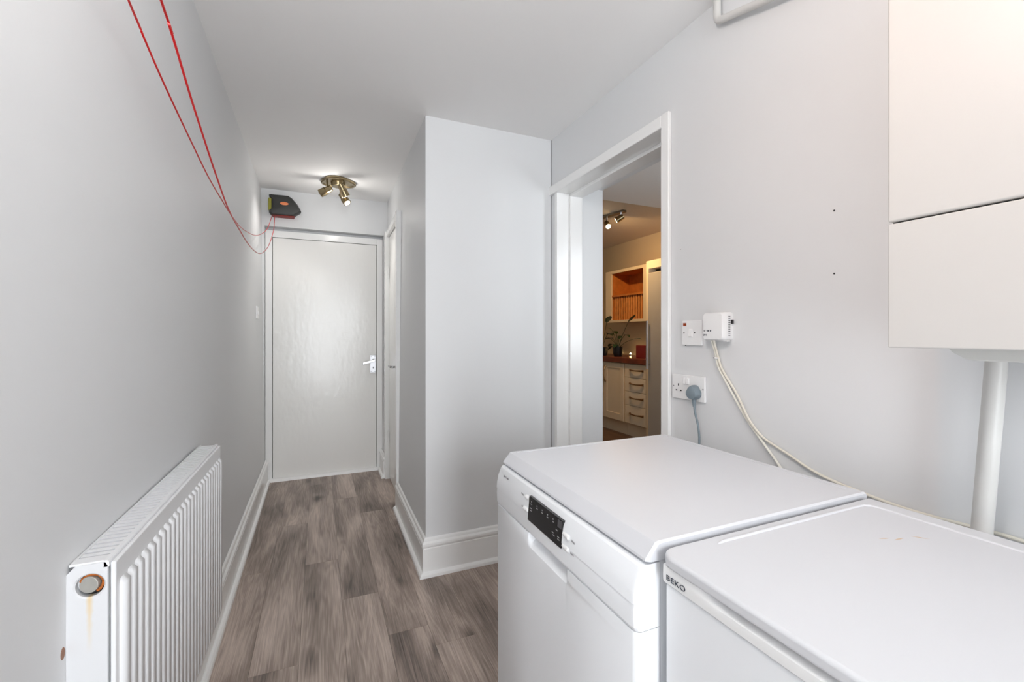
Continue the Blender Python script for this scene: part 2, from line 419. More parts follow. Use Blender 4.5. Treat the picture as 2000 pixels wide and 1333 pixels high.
frame4(GX0, GX1, GZ0, GZ1, 0.05).build('door_frame', M['trim'], gd, bevel=0.004)
MB().box(GX0 + 0.05, GX1 - 0.05, YB - 0.064, YB - 0.060, GZ0 + 0.05, GZ1 - 0.05).build('pane', M['glass'], gd)
MB().box(GX1 - 0.045, GX1 - 0.015, YB - 0.03, YB - 0.02, 0.98, 1.12).build('handle_plate', M['chrome'], gd, bevel=0.002)
MB().tube([(GX1 - 0.03, YB - 0.02, 1.07), (GX1 - 0.03, YB + 0.02, 1.07), (GX1 - 0.12, YB + 0.02, 1.07)], 0.008, 10).build('lever_handle', M['chrome'], gd)
win = thing('window_1', (0.82, YB, WZ0), 'small unseen window, added as a light source, beside the garden door', 'window', kind='structure')
frame4(WX0, WX1, WZ0, WZ1, 0.045).build('window_frame', M['trim'], win, bevel=0.004)
MB().box(WX0 + 0.045, WX1 - 0.045, YB - 0.064, YB - 0.060, WZ0 + 0.045, WZ1 - 0.045).build('pane', M['glass'], win)
MB().box(WX0 - 0.04, WX1 + 0.04, YB - 0.03, YB + 0.10, WZ0 - 0.03, WZ0).build('window_sill', M['trim'], win, bevel=0.006)

# ------------------------------------------------------------------ skirting boards
PROF = [(0, 0), (.036, 0), (.036, .005), (.0335, .013), (.027, .019), (.019, .0215), (.018, .024), (.018, .133), (.0155, .135), (.0155, .139),
        (.0195, .143), (.0215, .150), (.0205, .158), (.0165, .164), (.0125, .167), (.0115, .172), (.0085, .179), (.004, .183), (0, .183)]
def skirting(name, path, label, into):
    """path: wall-foot points; 'into' +1/-1 picks the side the board stands on; mitred at corners"""
    P = [Vector((p[0], p[1])) for p in path]; rings = []
    nr = []
    for a, b_ in zip(P[:-1], P[1:]):
        d = (b_ - a).normalized(); nr.append(Vector((-d.y, d.x)) * into)
    for i, p in enumerate(P):
        n0 = nr[max(i - 1, 0)]; n1 = nr[min(i, len(nr) - 1)]
        m = (n0 + n1); m = m / m.dot(n0) if i not in (0, len(P) - 1) else (n1 if i == 0 else n0)
        rings.append([(p.x + m.x * t, p.y + m.y * t, z) for t, z in PROF])
    mb = MB(); mb.loft(rings)
    return struct(name, mb, M['trim'], label, 'skirting board', ang=0.35)
skirting('baseboard_left', [(xlb(YB), YB), (xlb(0.5), 0.5), (xlb(2.2), 2.2), (xlb(4.0), 4.012)], 'tall white moulded skirting board along the radiator wall', -1)
skirting('baseboard_jut', [(xcb(3.055), 3.055), (xcb(YC), YC), (1.175, YC)], 'white moulded skirting board wrapping the corner of the jutting wall', -1)
skirting('baseboard_far', [(xcb(4.0) + 0.0, 4.012), (xcb(3.775), 3.775), (0.56, 3.775)], 'short white skirting board piece between far door and cupboard door', -1)
MB()

# ------------------------------------------------------------------ far door
d1 = thing('door_1', (0.05, 4.02, 0), 'flat white gloss door closing the far end of the corridor', 'door', kind='structure')
mb = MB(); FY = 4.02
mb.box(DX0 + 0.002, -0.352, FY, 4.073, 0, 2.026).box(0.459, 0.508, FY, 4.073, 0, 2.026).box(-0.352, 0.459, FY, 4.073, 1.972, 2.026)
mb.build('door_frame', M['trim'], d1, bevel=0.003)
MB().box(-0.349, 0.456, 4.030, 4.07, 0.010, 1.969).build('door_leaf', M['gloss_door'], d1, bevel=0.002)
MB().prism([(3.992, 0.0), (4.028, 0.0), (4.028, 0.022), (4.012, 0.022), (3.998, 0.016)], 'x', -0.372, 0.468).build('threshold_bead', M['trim'], d1)
pl = MB().box(0.402, 0.449, 4.024, 4.031, 0.852, 1.004).build('handle_plate', M['chrome'], d1, bevel=0.0015)
for px, pz in ((0.410, 0.994), (0.441, 0.994), (0.410, 0.862), (0.441, 0.862)):
    MB().disc((px, 4.0245, pz), (0, -1, 0), 0.0032, 0.0012, 10).build('screw', M['dark'], pl)
MB().disc((0.4275, 4.0245, 0.958), (0, -1, 0), 0.014, 0.004, 18).build('handle_collar', M['pewter'], pl)
mb = MB().disc((0.4275, 4.0245, 0.898), (0, -1, 0), 0.005, 0.001, 12); mb.prism([(0.425, 0.886), (0.430, 0.886), (0.429, 0.898), (0.426, 0.898)], 'y', 4.0235, 4.0245)
mb.build('keyhole', M['dark'], pl)
mb = MB(); mb.cyl((0.4275, 4.024, 0.958), (0.4275, 3.985, 0.958), 0.0075)
mb.add([(0.438, 3.975, 0.950), (0.438, 3.975, 0.970), (0.337, 3.978, 0.944), (0.337, 3.978, 0.924), (0.438, 3.990, 0.950), (0.438, 3.990, 0.970), (0.337, 3.986, 0.944), (0.337, 3.986, 0.924)],
       [(0, 1, 2, 3), (4, 5, 6, 7), (0, 1, 5, 4), (1, 2, 6, 5), (2, 3, 7, 6), (3, 0, 4, 7)])
mb.build('lever_handle', M['chrome'], d1, bevel=0.002)

# ------------------------------------------------------------------ cupboard door in the jutting wall
d2 = thing('door_2', (0.51, 3.41, 0), 'white gloss cupboard door in the side of the jutting wall', 'door', kind='structure')
mb = MB()
MB().box(0.474, 0.520, 3.052, 3.098, 0, 2.03).build('architrave', M['trim'], d2, bevel=0.003)
MB().box(0.488, 0.560, 3.716, 3.770, 0, 2.03).build('architrave', M['trim'], d2, bevel=0.003)
mb = MB(); mb.add([(0.478, 3.097, 1.985), (0.478, 3.097, 2.029), (0.498, 3.717, 2.029), (0.498, 3.717, 1.985), (0.59, 3.097, 1.985), (0.59, 3.097, 2.029), (0.59, 3.717, 2.029), (0.59, 3.717, 1.985)],
                  [(0, 1, 2, 3), (4, 5, 6, 7), (0, 1, 5, 4), (1, 2, 6, 5), (2, 3, 7, 6), (3, 0, 4, 7)])
mb.build('architrave_head', M['trim'], d2, bevel=0.003)
MB().add([(0.507, 3.10, 0.02), (0.507, 3.10, 1.98), (0.521, 3.714, 1.98), (0.521, 3.714, 0.02), (0.547, 3.10, 0.02), (0.547, 3.10, 1.98), (0.561, 3.714, 1.98), (0.561, 3.714, 0.02)],
         [(0, 1, 2, 3), (4, 5, 6, 7), (0, 1, 5, 4), (1, 2, 6, 5), (2, 3, 7, 6), (3, 0, 4, 7)]).build('door_leaf', M['gloss_door'], d2, bevel=0.002)
for hz in (1.69, 0.35):
    MB().cyl((0.512, 3.706, hz - 0.05), (0.512, 3.706, hz + 0.05), 0.006, seg=10).build('hinge', M['trim'], d2)
hp = MB().box(0.503, 0.5085, 3.155, 3.200, 0.84, 0.99).build('handle_plate', M['chrome'], d2, bevel=0.0012)
for hz in (0.975, 0.905, 0.88): MB().disc((0.5035, 3.19, hz), (-1, 0, 0), 0.006, 0.006, 10).build('screw', M['dark'], hp)
mb = MB(); mb.tube(smooth_path([(0.505, 3.178, 0.955), (0.462, 3.178, 0.955), (0.456, 3.19, 0.955), (0.456, 3.25, 0.955), (0.458, 3.285, 0.957)]), 0.0075, 10)
mb.build('lever_handle', M['pewter'], d2)

# ------------------------------------------------------------------ kitchen doorway frame
tr = thing('trim_1', (XR, 1.69, 0), 'white gloss frame lining the open kitchen doorway', 'door frame', kind='structure')
MB().box(1.164, XR, 1.243, 1.2825, 0, 2.000).build('architrave', M['trim'], tr, bevel=0.004, seg=3)
MB().box(1.164, XR, 1.2825, YC + 0.01, 1.953, 2.000).build('architrave_head', M['trim'], tr, bevel=0.004, seg=3)
MB().box(1.176, 1.332, 1.270, 1.296, 0, 1.98).build('lining', M['trim'], tr, bevel=0.002)
MB().box(1.176, 1.332, 2.088, 2.114, 0, 1.98).build('lining', M['trim'], tr, bevel=0.002)
MB().box(1.176, 1.332, 1.296, 2.088, 1.953, 1.98).build('lining_head', M['trim'], tr, bevel=0.002)
MB().box(1.252, 1.330, 2.075, 2.089, 0, 1.955).build('door_stop', M['trim'], tr, bevel=0.003)
MB().box(1.252, 1.330, 1.296, 1.309, 0, 1.955).build('door_stop', M['trim'], tr, bevel=0.003)
MB().box(1.252, 1.330, 1.300, 2.085, 1.938, 1.954).build('stop_head', M['trim'], tr, bevel=0.003)

# ------------------------------------------------------------------ radiator
RX, RZ = -0.344, 0.771            # centre of the plug hole
rad = thing('radiator', (-0.34, 1.36, 0.235), 'white double panel radiator with a ribbed front on the left wall', 'radiator')
RY0, RY1 = 0.932, 1.778
MB().box(-0.373, -0.358, RY0 + 0.012, RY1 - 0.006, 0.225, 0.797).build('back_panel', M['white_metal'], rad, bevel=0.003)
fp = MB().box(-0.3195, -0.3115, RY0 + 0.004, RY1, 0.222, 0.803).build('front_panel', M['white_metal'], rad, bevel=0.003)
nr = 25; pitch = (RY1 - RY0 - 0.03) / nr
for i in range(nr):
    y = RY0 + 0.018 + i * pitch
    a, b_ = y, y + pitch - 0.0036
    c = 0.0028
    mb = MB()
    ring = lambda z, k: [(-0.3118, a + c * k, z), (-0.3118 + 0.0078 * (1 - k), a + c + c * k * .5, z), (-0.3118 + 0.0078 * (1 - k), b_ - c - c * k * .5, z), (-0.3118, b_ - c * k, z)]
    mb.loft([ring(0.250, 1.0), ring(0.256, 0.0), ring(0.757, 0.0), ring(0.766, 1.0)])
    mb.build('rib', M['white_metal'], fp, ang=1.1)
# end panel with a round hole
def end_panel(y0, y1, hole=True):
    N_ = 64; poly = [(-0.373, 0.228), (-0.321, 0.228), (-0.321, 0.800), (-0.324, 0.806), (-0.362, 0.806), (-0.373, 0.794)]
    mb = MB(); inner = []; outer = []
    for k in range(N_):
        a = 2 * math.pi * k / N_ + 0.01; dx, dz = math.cos(a), math.sin(a); best = None
        for (ax, az), (bx, bz) in zip(poly, poly[1:] + poly[:1]):
            ex, ez = bx - ax, bz - az; den = dx * ez - dz * ex
            if abs(den) < 1e-12: continue
            t = ((ax - RX) * ez - (az - RZ) * ex) / den; s_ = ((ax - RX) * dz - (az - RZ) * dx) / den
            if t > 0 and -1e-6 <= s_ <= 1 + 1e-6: best = t if best is None else min(best, t)
        outer.append((RX + dx * best, RZ + dz * best)); inner.append((RX + dx * 0.0185, RZ + dz * 0.0185))
    # exact corners
    for (cx_, cz_) in poly:
        i = min(range(N_), key=lambda q: (outer[q][0] - cx_) ** 2 + (outer[q][1] - cz_) ** 2); outer[i] = (cx_, cz_)
    mid = [(RX + (p[0] - RX) * 1.12, RZ + (p[1] - RZ) * 1.12) for p in inner]
    mb.loft([[(p[0], y1, p[1]) for p in outer], [(p[0], y0, p[1]) for p in outer], [(p[0], y0, p[1]) for p in mid], [(p[0], y0 + 0.002, p[1]) for p in inner], [(p[0], y1, p[1]) for p in inner]], caps=False)
    return mb
ep = end_panel(RY0, RY0 + 0.012)
M['rad_end'] = None
_ox, _oz = RX, RZ
RX, RZ = _ox - (-0.34), _oz - 0.235
M['rad_end'] = rad_end_mat()
RX, RZ = _ox, _oz
ep.build('end_panel', M['rad_end'], rad, ang=0.5)
MB().box(-0.373, -0.320, RY1 - 0.012, RY1, 0.228, 0.806).build('end_panel', M['white_metal'], rad, bevel=0.002)
MB().prism([(-0.3192, 0.798), (-0.3192, 0.806), (-0.321, 0.8085), (-0.326, 0.809), (-0.326, 0.798)], 'y', RY0, RY1).build('grille_rail', M['white_metal'], rad)
MB().prism([(-0.372, 0.797), (-0.372, 0.808), (-0.367, 0.809), (-0.367, 0.797)], 'y', RY0 + 0.02, RY1).build('grille_rail', M['white_metal'], rad)
gr = MB().box(-0.366, -0.327, RY0 + 0.014, RY1 - 0.013, 0.700, 0.702).build('convector_fins', M['legend'], rad)  # flat grey sheet for the fins; its darker tone puts shade under the slats
MB().box(-0.371, -0.323, RY0 + 0.003, RY0 + 0.026, 0.8045, 0.8085).build('grille_end', M['white_metal'], rad, bevel=0.001)
ns = 44
for i in range(ns):
    y = RY0 + 0.030 + i * (RY1 - RY0 - 0.045) / ns
    MB().box(-0.368, -0.325, y, y + 0.0118, 0.8035, 0.8080).build('slat', M['white_metal'], rad)
pg = MB().cyl((RX + 0.001, RY0 + 0.016, RZ + 0.001), (RX - 0.002, RY0 + 0.002, RZ + 0.001), 0.0135, 0.0135, 24).build('blanking_plug', M['valve'], rad, bevel=0.001)
mb = MB(); mb.tube([(RX + 0.001 + 0.0148 * math.cos(t * .1), RY0 + 0.006, RZ + 0.0015 + 0.0148 * math.sin(t * .1)) for t in range(-11, 29)], 0.0022, 8)
mb.build('rust_ring', M['rust'], pg)
MB().box(RX - 0.022, RX + 0.021, RY0 + 0.016, RY0 + 0.018, RZ - 0.022, RZ + 0.022).build('hole_back', M['dark'], rad)
for yb in (1.10, 1.62):
    MB().box(xlb(yb) - 0.002, -0.372, yb, yb + 0.03, 0.35, 0.72).build('wall_bracket', M['white_metal'], rad)

# ------------------------------------------------------------------ light switch on the left wall
sw = thing('light_switch', (-0.392, 3.56, 1.335), 'small white light switch beside the far door', 'light switch')
xs = -0.4095
MB().box(xs, xs + 0.010, 3.515, 3.601, 1.295, 1.381).build('switch_plate', M['plastic'], sw, bevel=0.002)
MB().prism([(xs + 0.009, 1.326), (xs + 0.015, 1.326), (xs + 0.012, 1.350), (xs + 0.009, 1.350)], 'y', 3.548, 3.568).build('rocker', M['plastic'], sw)

# ------------------------------------------------------------------ retractable clothes line on the far wall
reel = thing('clothes_line_reel', (-0.26, YF, 2.11), 'charcoal retractable clothes line reel above the far door', 'clothes line')
out = [(-0.366, 2.286), (-0.232, 2.288), (-0.205, 2.272), (-0.165, 2.225), (-0.140, 2.178), (-0.143, 2.168), (-0.178, 2.142), (-0.190, 2.132), (-0.352, 2.128), (-0.366, 2.144),
       (-0.366, 2.160), (-0.350, 2.172), (-0.350, 2.258), (-0.366, 2.270)]
cx_, cz_ = -0.26, 2.205
def ringy(k, y): return [(cx_ + (p[0] - cx_) * k, y, cz_ + (p[1] - cz_) * k) for p in out]
mb = MB(); mb.loft([ringy(0.97, YF), ringy(1.0, YF - 0.02), ringy(1.0, YF - 0.062), ringy(0.93, YF - 0.080), ringy(0.80, YF - 0.084)])
mb.build('reel_housing', M['reel'], reel, ang=0.7)
MB().cyl((-0.357, YF - 0.035, 2.168), (-0.357, YF - 0.035, 2.262), 0.017, seg=16).build('drum', M['reel_yellow'], reel)
MB().prism([(-0.350, 2.131), (-0.186, 2.134), (-0.194, 2.121), (-0.345, 2.121)], 'y', YF, YF - 0.060).build('base_strip', M['reel_red'], reel, bevel=0.003)
mb = MB(); mb.loft([[(-0.258 + 0.030 * k * math.cos(a * math.pi / 12), YF - yy, 2.218 + 0.0125 * k * math.sin(a * math.pi / 12)) for a in range(24)] for k, yy in ((1.0, 0.08), (1.0, 0.0855), (0.8, 0.087))])
mb.build('badge', M['orange'], reel)
MB().box(-0.198, -0.182, YF - 0.0815, YF - 0.070, 2.148, 2.162).build('cord_lock', M['black'], reel, bevel=0.002)

def cast(u, v, A, B):
    """point where the sight line of a measured image point meets the upright plane through A and B"""
    s_, c_ = math.sin(YAW), math.cos(YAW); k_ = (u - 1000.0) / F_PX
    dx, dy, dz = s_ + c_ * k_, c_ - s_ * k_, (655.0 - v) / F_PX
    nx, ny = -(B[1] - A[1]), (B[0] - A[0]); t = (nx * A[0] + ny * A[1]) / (nx * dx + ny * dy)
    return (dx * t, dy * t, 1.18 + dz * t)
RC = [(537.9, 429.2), (535, 446), (531.6, 460.4), (526, 477), (518, 489.7), (506.3, 495.5), (488.7, 481.9), (465.3, 444.8), (445, 405.8), (422.4, 343.3), (399, 273), (371.7, 187.3), (346.3, 101.4), (330, 48), (314.3, 0)]
LC = [(531.6, 429.2), (523, 445), (512.1, 456.5), (496.5, 459.6), (473.1, 446.7), (453.6, 423.3), (434, 392.1), (406.8, 345.3), (371.7, 273.1), (336.6, 199), (307.3, 134.6), (278, 66), (250.7, 0)]
A1, B1 = (-0.3255, 3.93), (-0.226, 0.843)
A2, B2 = (-0.345, 3.93), (-0.328, 1.04)
p1 = [cast(u, v, A1, B1) for u, v in RC]; p2 = [cast(u, v, A2, B2) for u, v in LC]
p1[0] = (-0.327, 3.935, 2.119); p2[0] = (-0.347, 3.935, 2.119)
HK = (-0.06, YB + 0.03, 2.16)
p1 += [(-0.17, 0.0, 1.74), (-0.10, -1.1, 1.93), HK]; p2 += [(-0.26, 0.2, 1.83), (-0.14, -1.1, 1.98), (HK[0], HK[1], HK[2] + 0.002)]
MB().tube(smooth_path(p1, 8), 0.0021, 8).build('washing_line', M['cord'], reel)
MB().tube(smooth_path(p2, 8), 0.0021, 8).build('washing_line', M['cord'], reel)
hk = thing('line_hook', (HK[0], YB, HK[2] - 0.03), 'small steel hook holding the looped red washing line', 'hook')
MB().box(HK[0] - 0.012, HK[0] + 0.012, YB, YB + 0.004, HK[2] - 0.04, HK[2] + 0.03).build('hook_plate', M['chrome'], hk, bevel=0.001)
MB().tube(smooth_path([(HK[0], YB, HK[2] - 0.018), (HK[0], YB + 0.03, HK[2] - 0.018), (HK[0], YB + 0.042, HK[2]), (HK[0], YB + 0.04, HK[2] + 0.02)]), 0.003, 8).build('hook_arm', M['chrome'], hk)

# ------------------------------------------------------------------ ceiling spotlight clusters
def spot_cluster(c, heads, label, bulb, rot=0.0):
    cx0, cy0, cz0 = c
    t = thing('ceiling_spotlight', c, label, 'ceiling light', 'antique brass ceiling spotlights')
    mb = MB(); N_ = 48
    def rr(k, z): return [(cx0 + k * (0.118 + 0.014 * math.cos(3 * (a - rot))) * math.cos(a), cy0 + k * (0.118 + 0.014 * math.cos(3 * (a - rot))) * math.sin(a), z) for a in (2 * math.pi * i / N_ for i in range(N_))]
    mb.loft([rr(1, cz0 + 0.004), rr(1, cz0 - 0.016), rr(0.95, cz0 - 0.022), rr(0.86, cz0 - 0.022), rr(0.84, cz0 - 0.017)])
    mb.build('ceiling_plate', M['brass'], t, ang=0.5)
    MB().cyl((cx0, cy0, cz0 - 0.015), (cx0, cy0, cz0 - 0.045), 0.052, 0.046, 28).build('hub', M['brass'], t, bevel=0.003)
    for h0, h1 in heads:
        h0 = Vector(h0); h1 = Vector(h1); d = (h1 - h0).normalized(); m = h0.lerp(h1, 0.4)
        MB().tube([(m.x, m.y, cz0 - 0.018), (m.x, m.y, m.z + 0.012)], 0.0065, 8).build('arm', M['brass'], t)
        hd = MB().tube([h0, h0 + d * 0.002, h0.lerp(h1, 0.45), h0.lerp(h1, 0.52), h1], [0.016, 0.022, 0.024, 0.029, 0.029], 24, True)
        ho = hd.build('lamp_head', M['brass'], t, ang=0.5)
        MB().disc(h1 - d * 0.0005, d, 0.0225, 0.0012, 20).build('bulb_face', bulb, ho)
    return t
spot_cluster((0.122, 3.50, zc(3.5)), [((0.078, 3.47, 2.254), (0.001, 3.50, 2.213)), ((0.132, 3.40, 2.268), (0.174, 3.42, 2.188)), ((0.148, 3.60, 2.255), (0.190, 3.56, 2.182))],
             'antique brass three-head spotlight on the ceiling before the far door', M['bulb'], 0.35)
for hp_, tg in (((0.176, 3.421, 2.180), (0.30, 3.2, 0.9)), ((0.193, 3.555, 2.174), (0.35, 2.8, 0.4)), ((-0.004, 3.502, 2.208), (-0.35, 3.6, 1.7))):
    lamp('far_spot_beam', 'SPOT', hp_, 2.6, (1.0, 0.97, 0.93), tg, 0.02, spot=110, blend=0.8)
lamp('far_fill_light', 'POINT', (0.115, 3.48, 2.14), 0.8, (1.0, 0.97, 0.93), None, 0.04)  # added fill to lift the far walls and ceiling
spot_cluster((0.00, 0.34, 2.262), [((-0.04, 0.34, 2.20), (-0.11, 0.36, 2.15)), ((0.04, 0.32, 2.20), (0.11, 0.28, 2.15)), ((0.02, 0.28, 2.20), (0.03, 0.20, 2.15))],
             'unseen brass three-head spotlight added as a light source near the boiler', M['bulb_warm'], 0.2)  # out-of-view fitting, added as a light source
lamp('near_spot_beam', 'SPOT', (0.12, 0.275, 2.14), 3.4, (1.0, 0.42, 0.14), (1.05, 0.40, 1.70), 0.03, spot=100, blend=1.0)
lamp('near_fill_light', 'POINT', (0.00, 0.34, 2.06), 5.4, (1.0, 0.985, 0.97), None, 0.08)  # added ambient fill placed below the unseen fitting

# ------------------------------------------------------------------ dishwasher
dw = thing('dishwasher', (0.75, 0.85, 0), 'white freestanding dishwasher with a black control display', 'dishwasher')
DY0, DY1 = 0.550, 1.145
MB().box(0.500, 1.050, DY0 + 0.004, DY1 - 0.004, 0.03, 0.822).build('body', M['appl'], dw, bevel=0.006)
mb = MB()
lidp = [(0.4705, 0.822), (0.4715, 0.826), (0.491, 0.8485), (0.497, 0.850), (1.050, 0.850), (1.053, 0.847), (1.053, 0.823), (0.476, 0.8205)]
mb.loft([[(p[0] + (0.004 if k else 0) * (1 if p[0] < 0.6 else 0), y, p[1] - (0.003 if k else 0) * (1 if p[1] > 0.84 else 0)) for p in lidp] for y, k in ((DY0, 1), (DY0 + 0.004, 0), (DY1 - 0.004, 0), (DY1, 1))])
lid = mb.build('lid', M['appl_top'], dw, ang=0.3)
mb = MB(); mb.box(0.505, 1.036, DY1 - 0.019, DY1 - 0.015, 0.8497, 0.8509).box(1.032, 1.036, DY0 + 0.03, DY1 - 0.017, 0.8497, 0.8509)
mb.build('lid_rim', M['appl_top'], lid, bevel=0.0006)
# control panel: gently bowed fascia
mb = MB(); rings = []
fp_ = [(0.4535, 0.7135), (0.4500, 0.720), (0.4490, 0.745), (0.4502, 0.7562), (0.4486, 0.7578), (0.4495, 0.772), (0.4535, 0.792), (0.4625, 0.813), (0.4665, 0.8165), (0.499, 0.8165), (0.499, 0.7135)]
for y, e in ((DY0 + 0.002, 0.010), (DY0 + 0.0035, 0.005), (DY0 + 0.007, 0.0015), (DY0 + 0.012, 0.0), (DY1 - 0.012, 0.0), (DY1 - 0.007, 0.0015), (DY1 - 0.0035, 0.005), (DY1 - 0.002, 0.010)):
    rings.append([(min(p[0] + e, 0.499), y, p[1]) for p in fp_])
mb.loft(rings); cp = mb.build('control_panel', M['appl'], dw, ang=0.32)
# door with the grip pocket
mb = MB(); rings = []
for y in [DY0 + 0.002, DY0 + 0.0035, DY0 + 0.007, DY0 + 0.012, 0.760, 0.7625, 0.765, 0.769, 0.774, 0.85, 0.915, 0.926, 0.933, 0.938, 0.941, 0.944, DY1 - 0.012, DY1 - 0.007, DY1 - 0.0035, DY1 - 0.002]:
    e = 0.010 * max(0, 1 - min(y - DY0 - 0.002, DY1 - 0.002 - y) / 0.010) ** 2
    s_ = sstep(0.7605, 0.7685, y) * (1 - sstep(0.928, 0.943, y))
    pr = [(0.4515 + e, 0.10), (0.4515 + e, 0.55), (0.4515 + e, 0.672), (0.4515 + e + 0.001 * s_, 0.681), (0.4515 + e + 0.006 * s_, 0.687), (0.4515 + e + 0.016 * s_, 0.694), (0.4515 + e + 0.026 * s_, 0.703), (0.4515 + e + 0.030 * s_, 0.7125), (0.4985, 0.7125), (0.4985, 0.10)]
    rings.append([(p[0], y, p[1]) for p in pr])
mb.loft(rings); mb.build('door', M['appl'], dw, ang=0.5)
MB().box(0.49, 1.02, DY0 + 0.02, DY1 - 0.02, 0.0, 0.10).build('plinth', M['appl'], dw)
# display
ds = MB().add([(0.4470, 0.933, 0.747), (0.4470, 0.778, 0.747), (0.4515, 0.778, 0.802), (0.4515, 0.933, 0.802), (0.4530, 0.933, 0.747), (0.4530, 0.778, 0.747), (0.458, 0.778, 0.802), (0.458, 0.933, 0.802)],
              [(0, 1, 2, 3), (4, 5, 6, 7), (0, 1, 5, 4), (1, 2, 6, 5), (2, 3, 7, 6), (3, 0, 4, 7)]).build('display', M['display'], cp)
def onds(z): return 0.4470 + (z - 0.747) * 0.0045 / 0.055 - 0.0002
def dash(mb, y, z, wy, hz):
    mb.add([(onds(z) - 0.0001, y, z), (onds(z) - 0.0001, y - wy, z), (onds(z + hz) - 0.0001, y - wy, z + hz), (onds(z + hz) - 0.0001, y, z + hz)], [(0, 1, 2, 3)])
MB().add([(onds(0.784) , 0.797, 0.784), (onds(0.784), 0.780, 0.784), (onds(0.8), 0.780, 0.8), (onds(0.8), 0.797, 0.8)], [(0, 1, 2, 3)]).build('screen', M['screen'], ds)
mb = MB()
for y in (0.922, 0.893, 0.868, 0.843, 0.818):
    dash(mb, y, 0.7905, 0.004, 0.003); dash(mb, y + 0.001, 0.7855, 0.007, 0.0022)
for y, z in ((0.925, 0.776), (0.924, 0.771), (0.803, 0.775), (0.818, 0.7645), (0.814, 0.760), (0.795, 0.764), (0.794, 0.7595)): dash(mb, y, z, 0.009, 0.0022)
mb.build('display_legend', M['legend'], ds)['kind'] = 'stuff'
for y0, y1, z in ((0.937, 0.957, 0.793), (0.937, 0.957, 0.7665), (0.774, 0.750, 0.779), (0.774, 0.750, 0.7555)):
    xx = 0.4495 + max(0, z - 0.772) * 0.2
    MB().tube([(xx + 0.001, y0, z), (xx, (y0 + y1) / 2, z), (xx, y1 + (y0 - y1) * 0.08, z), (xx + 0.001, y1, z)], [0.0042, 0.0052, 0.0052, 0.004], 12).build('push_button', M['plastic'], cp)
text_part('button_print', 'Prog', 0.006, (0.4510, 0.976, 0.7925), M['legend'], cp)
text_part('button_print', 'On', 0.006, (0.4478, 0.968, 0.765), M['legend'], cp)
text_part('button_print', 'Delay', 0.006, (0.4492, 0.742, 0.777), M['legend'], cp)
text_part('button_print', 'Start', 0.006, (0.4478, 0.742, 0.753), M['legend'], cp)
text_part('maker_name', 'John Lewis', 0.0085, (0.4543, 1.098, 0.7985), M['legend'], cp, wide=0.9)

# ------------------------------------------------------------------ under-counter fridge
fr = thing('fridge', (0.76, 0.26, 0), 'white under-counter fridge with a pale lid below the boiler', 'fridge')
FY0, FY1 = -0.010, 0.542
MB().box(0.533, 1.035, FY0 + 0.004, FY1 - 0.005, 0.02, 0.826).build('body', M['appl'], fr, bevel=0.006)
mb = MB(); mb.prism(rrect(0.484, 1.042, FY0, FY1, 0.030, 6, (0, 1, 1, 0)), 'z', 0.8245, 0.8435)
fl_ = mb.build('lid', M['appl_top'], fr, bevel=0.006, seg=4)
path = [(0.585, 0.517, 0.8395), (0.60, 0.520, 0.8425), (0.63, 0.5205, 0.843), (0.80, 0.5205, 0.843), (0.965, 0.5205, 0.843), (0.986, 0.516, 0.843), (0.996, 0.497, 0.843), (0.997, 0.40, 0.843), (0.997, 0.03, 0.843)]
MB().tube(smooth_path(path, 6), 0.0033, 10).build('lid_ridge', M['appl_top'], fl_)
mb = MB(); rings = []
for y in [FY0, 0.0, 0.1, 0.25, 0.38, 0.405, 0.42, 0.432, 0.444, 0.456, 0.468, 0.48, FY1 - 0.02, FY1 - 0.010, FY1 - 0.006]:
    s_ = 1 - sstep(0.40, 0.474, y); e = 0.003 if y > FY1 - 0.008 else 0.0
    pr = [(0.4915 + e, 0.796), (0.4885 + e, 0.799), (0.4880 + e, 0.807), (0.4880 + e + 0.0005 * s_, 0.812), (0.4882 + e + 0.004 * s_, 0.8155), (0.4885 + e + 0.014 * s_, 0.8185), (0.4885 + e + 0.027 * s_, 0.8215), (0.489 + e + 0.032 * s_, 0.8235), (0.531, 0.8238), (0.531, 0.796)]
    rings.append([(p[0], y, p[1]) for p in pr])
mb.loft(rings); hs = mb.build('handle_strip', M['plastic'], fr, ang=0.5)
MB().box(0.4925, 0.531, FY0, FY1 - 0.008, 0.06, 0.795).build('door', M['appl'], fr, bevel=0.006, seg=3)
text_part('maker_badge', 'BEKO', 0.0118, (0.4873, 0.5255, 0.8045), M['ink'], hs, wide=1.22, bold=0.00001)
MB().box(0.51, 1.0, FY0 + 0.02, FY1 - 0.03, 0.0, 0.06).build('plinth', M['plastic_grey'], fr)
M['stain'] = mat('tan_scuff', rgb(214, 190, 164), 0.6)
for (x0, y0, l, a) in ((0.845, 0.425, 0.022, 0.3), (0.862, 0.412, 0.026, 0.1), (0.905, 0.41, 0.026, 0.9)):
    mb = MB(); mb.add([(x0 + math.cos(a) * l * s_ - math.sin(a) * q, y0 - math.sin(a) * l * s_ - math.cos(a) * q, 0.8437) for s_, q in ((0, 0.0006), (0.5, 0.0022), (1, 0.0004), (0.5, -0.0014))], [(0, 1, 2, 3)])
    mb.build('scuff_mark', M['stain'], fl_)

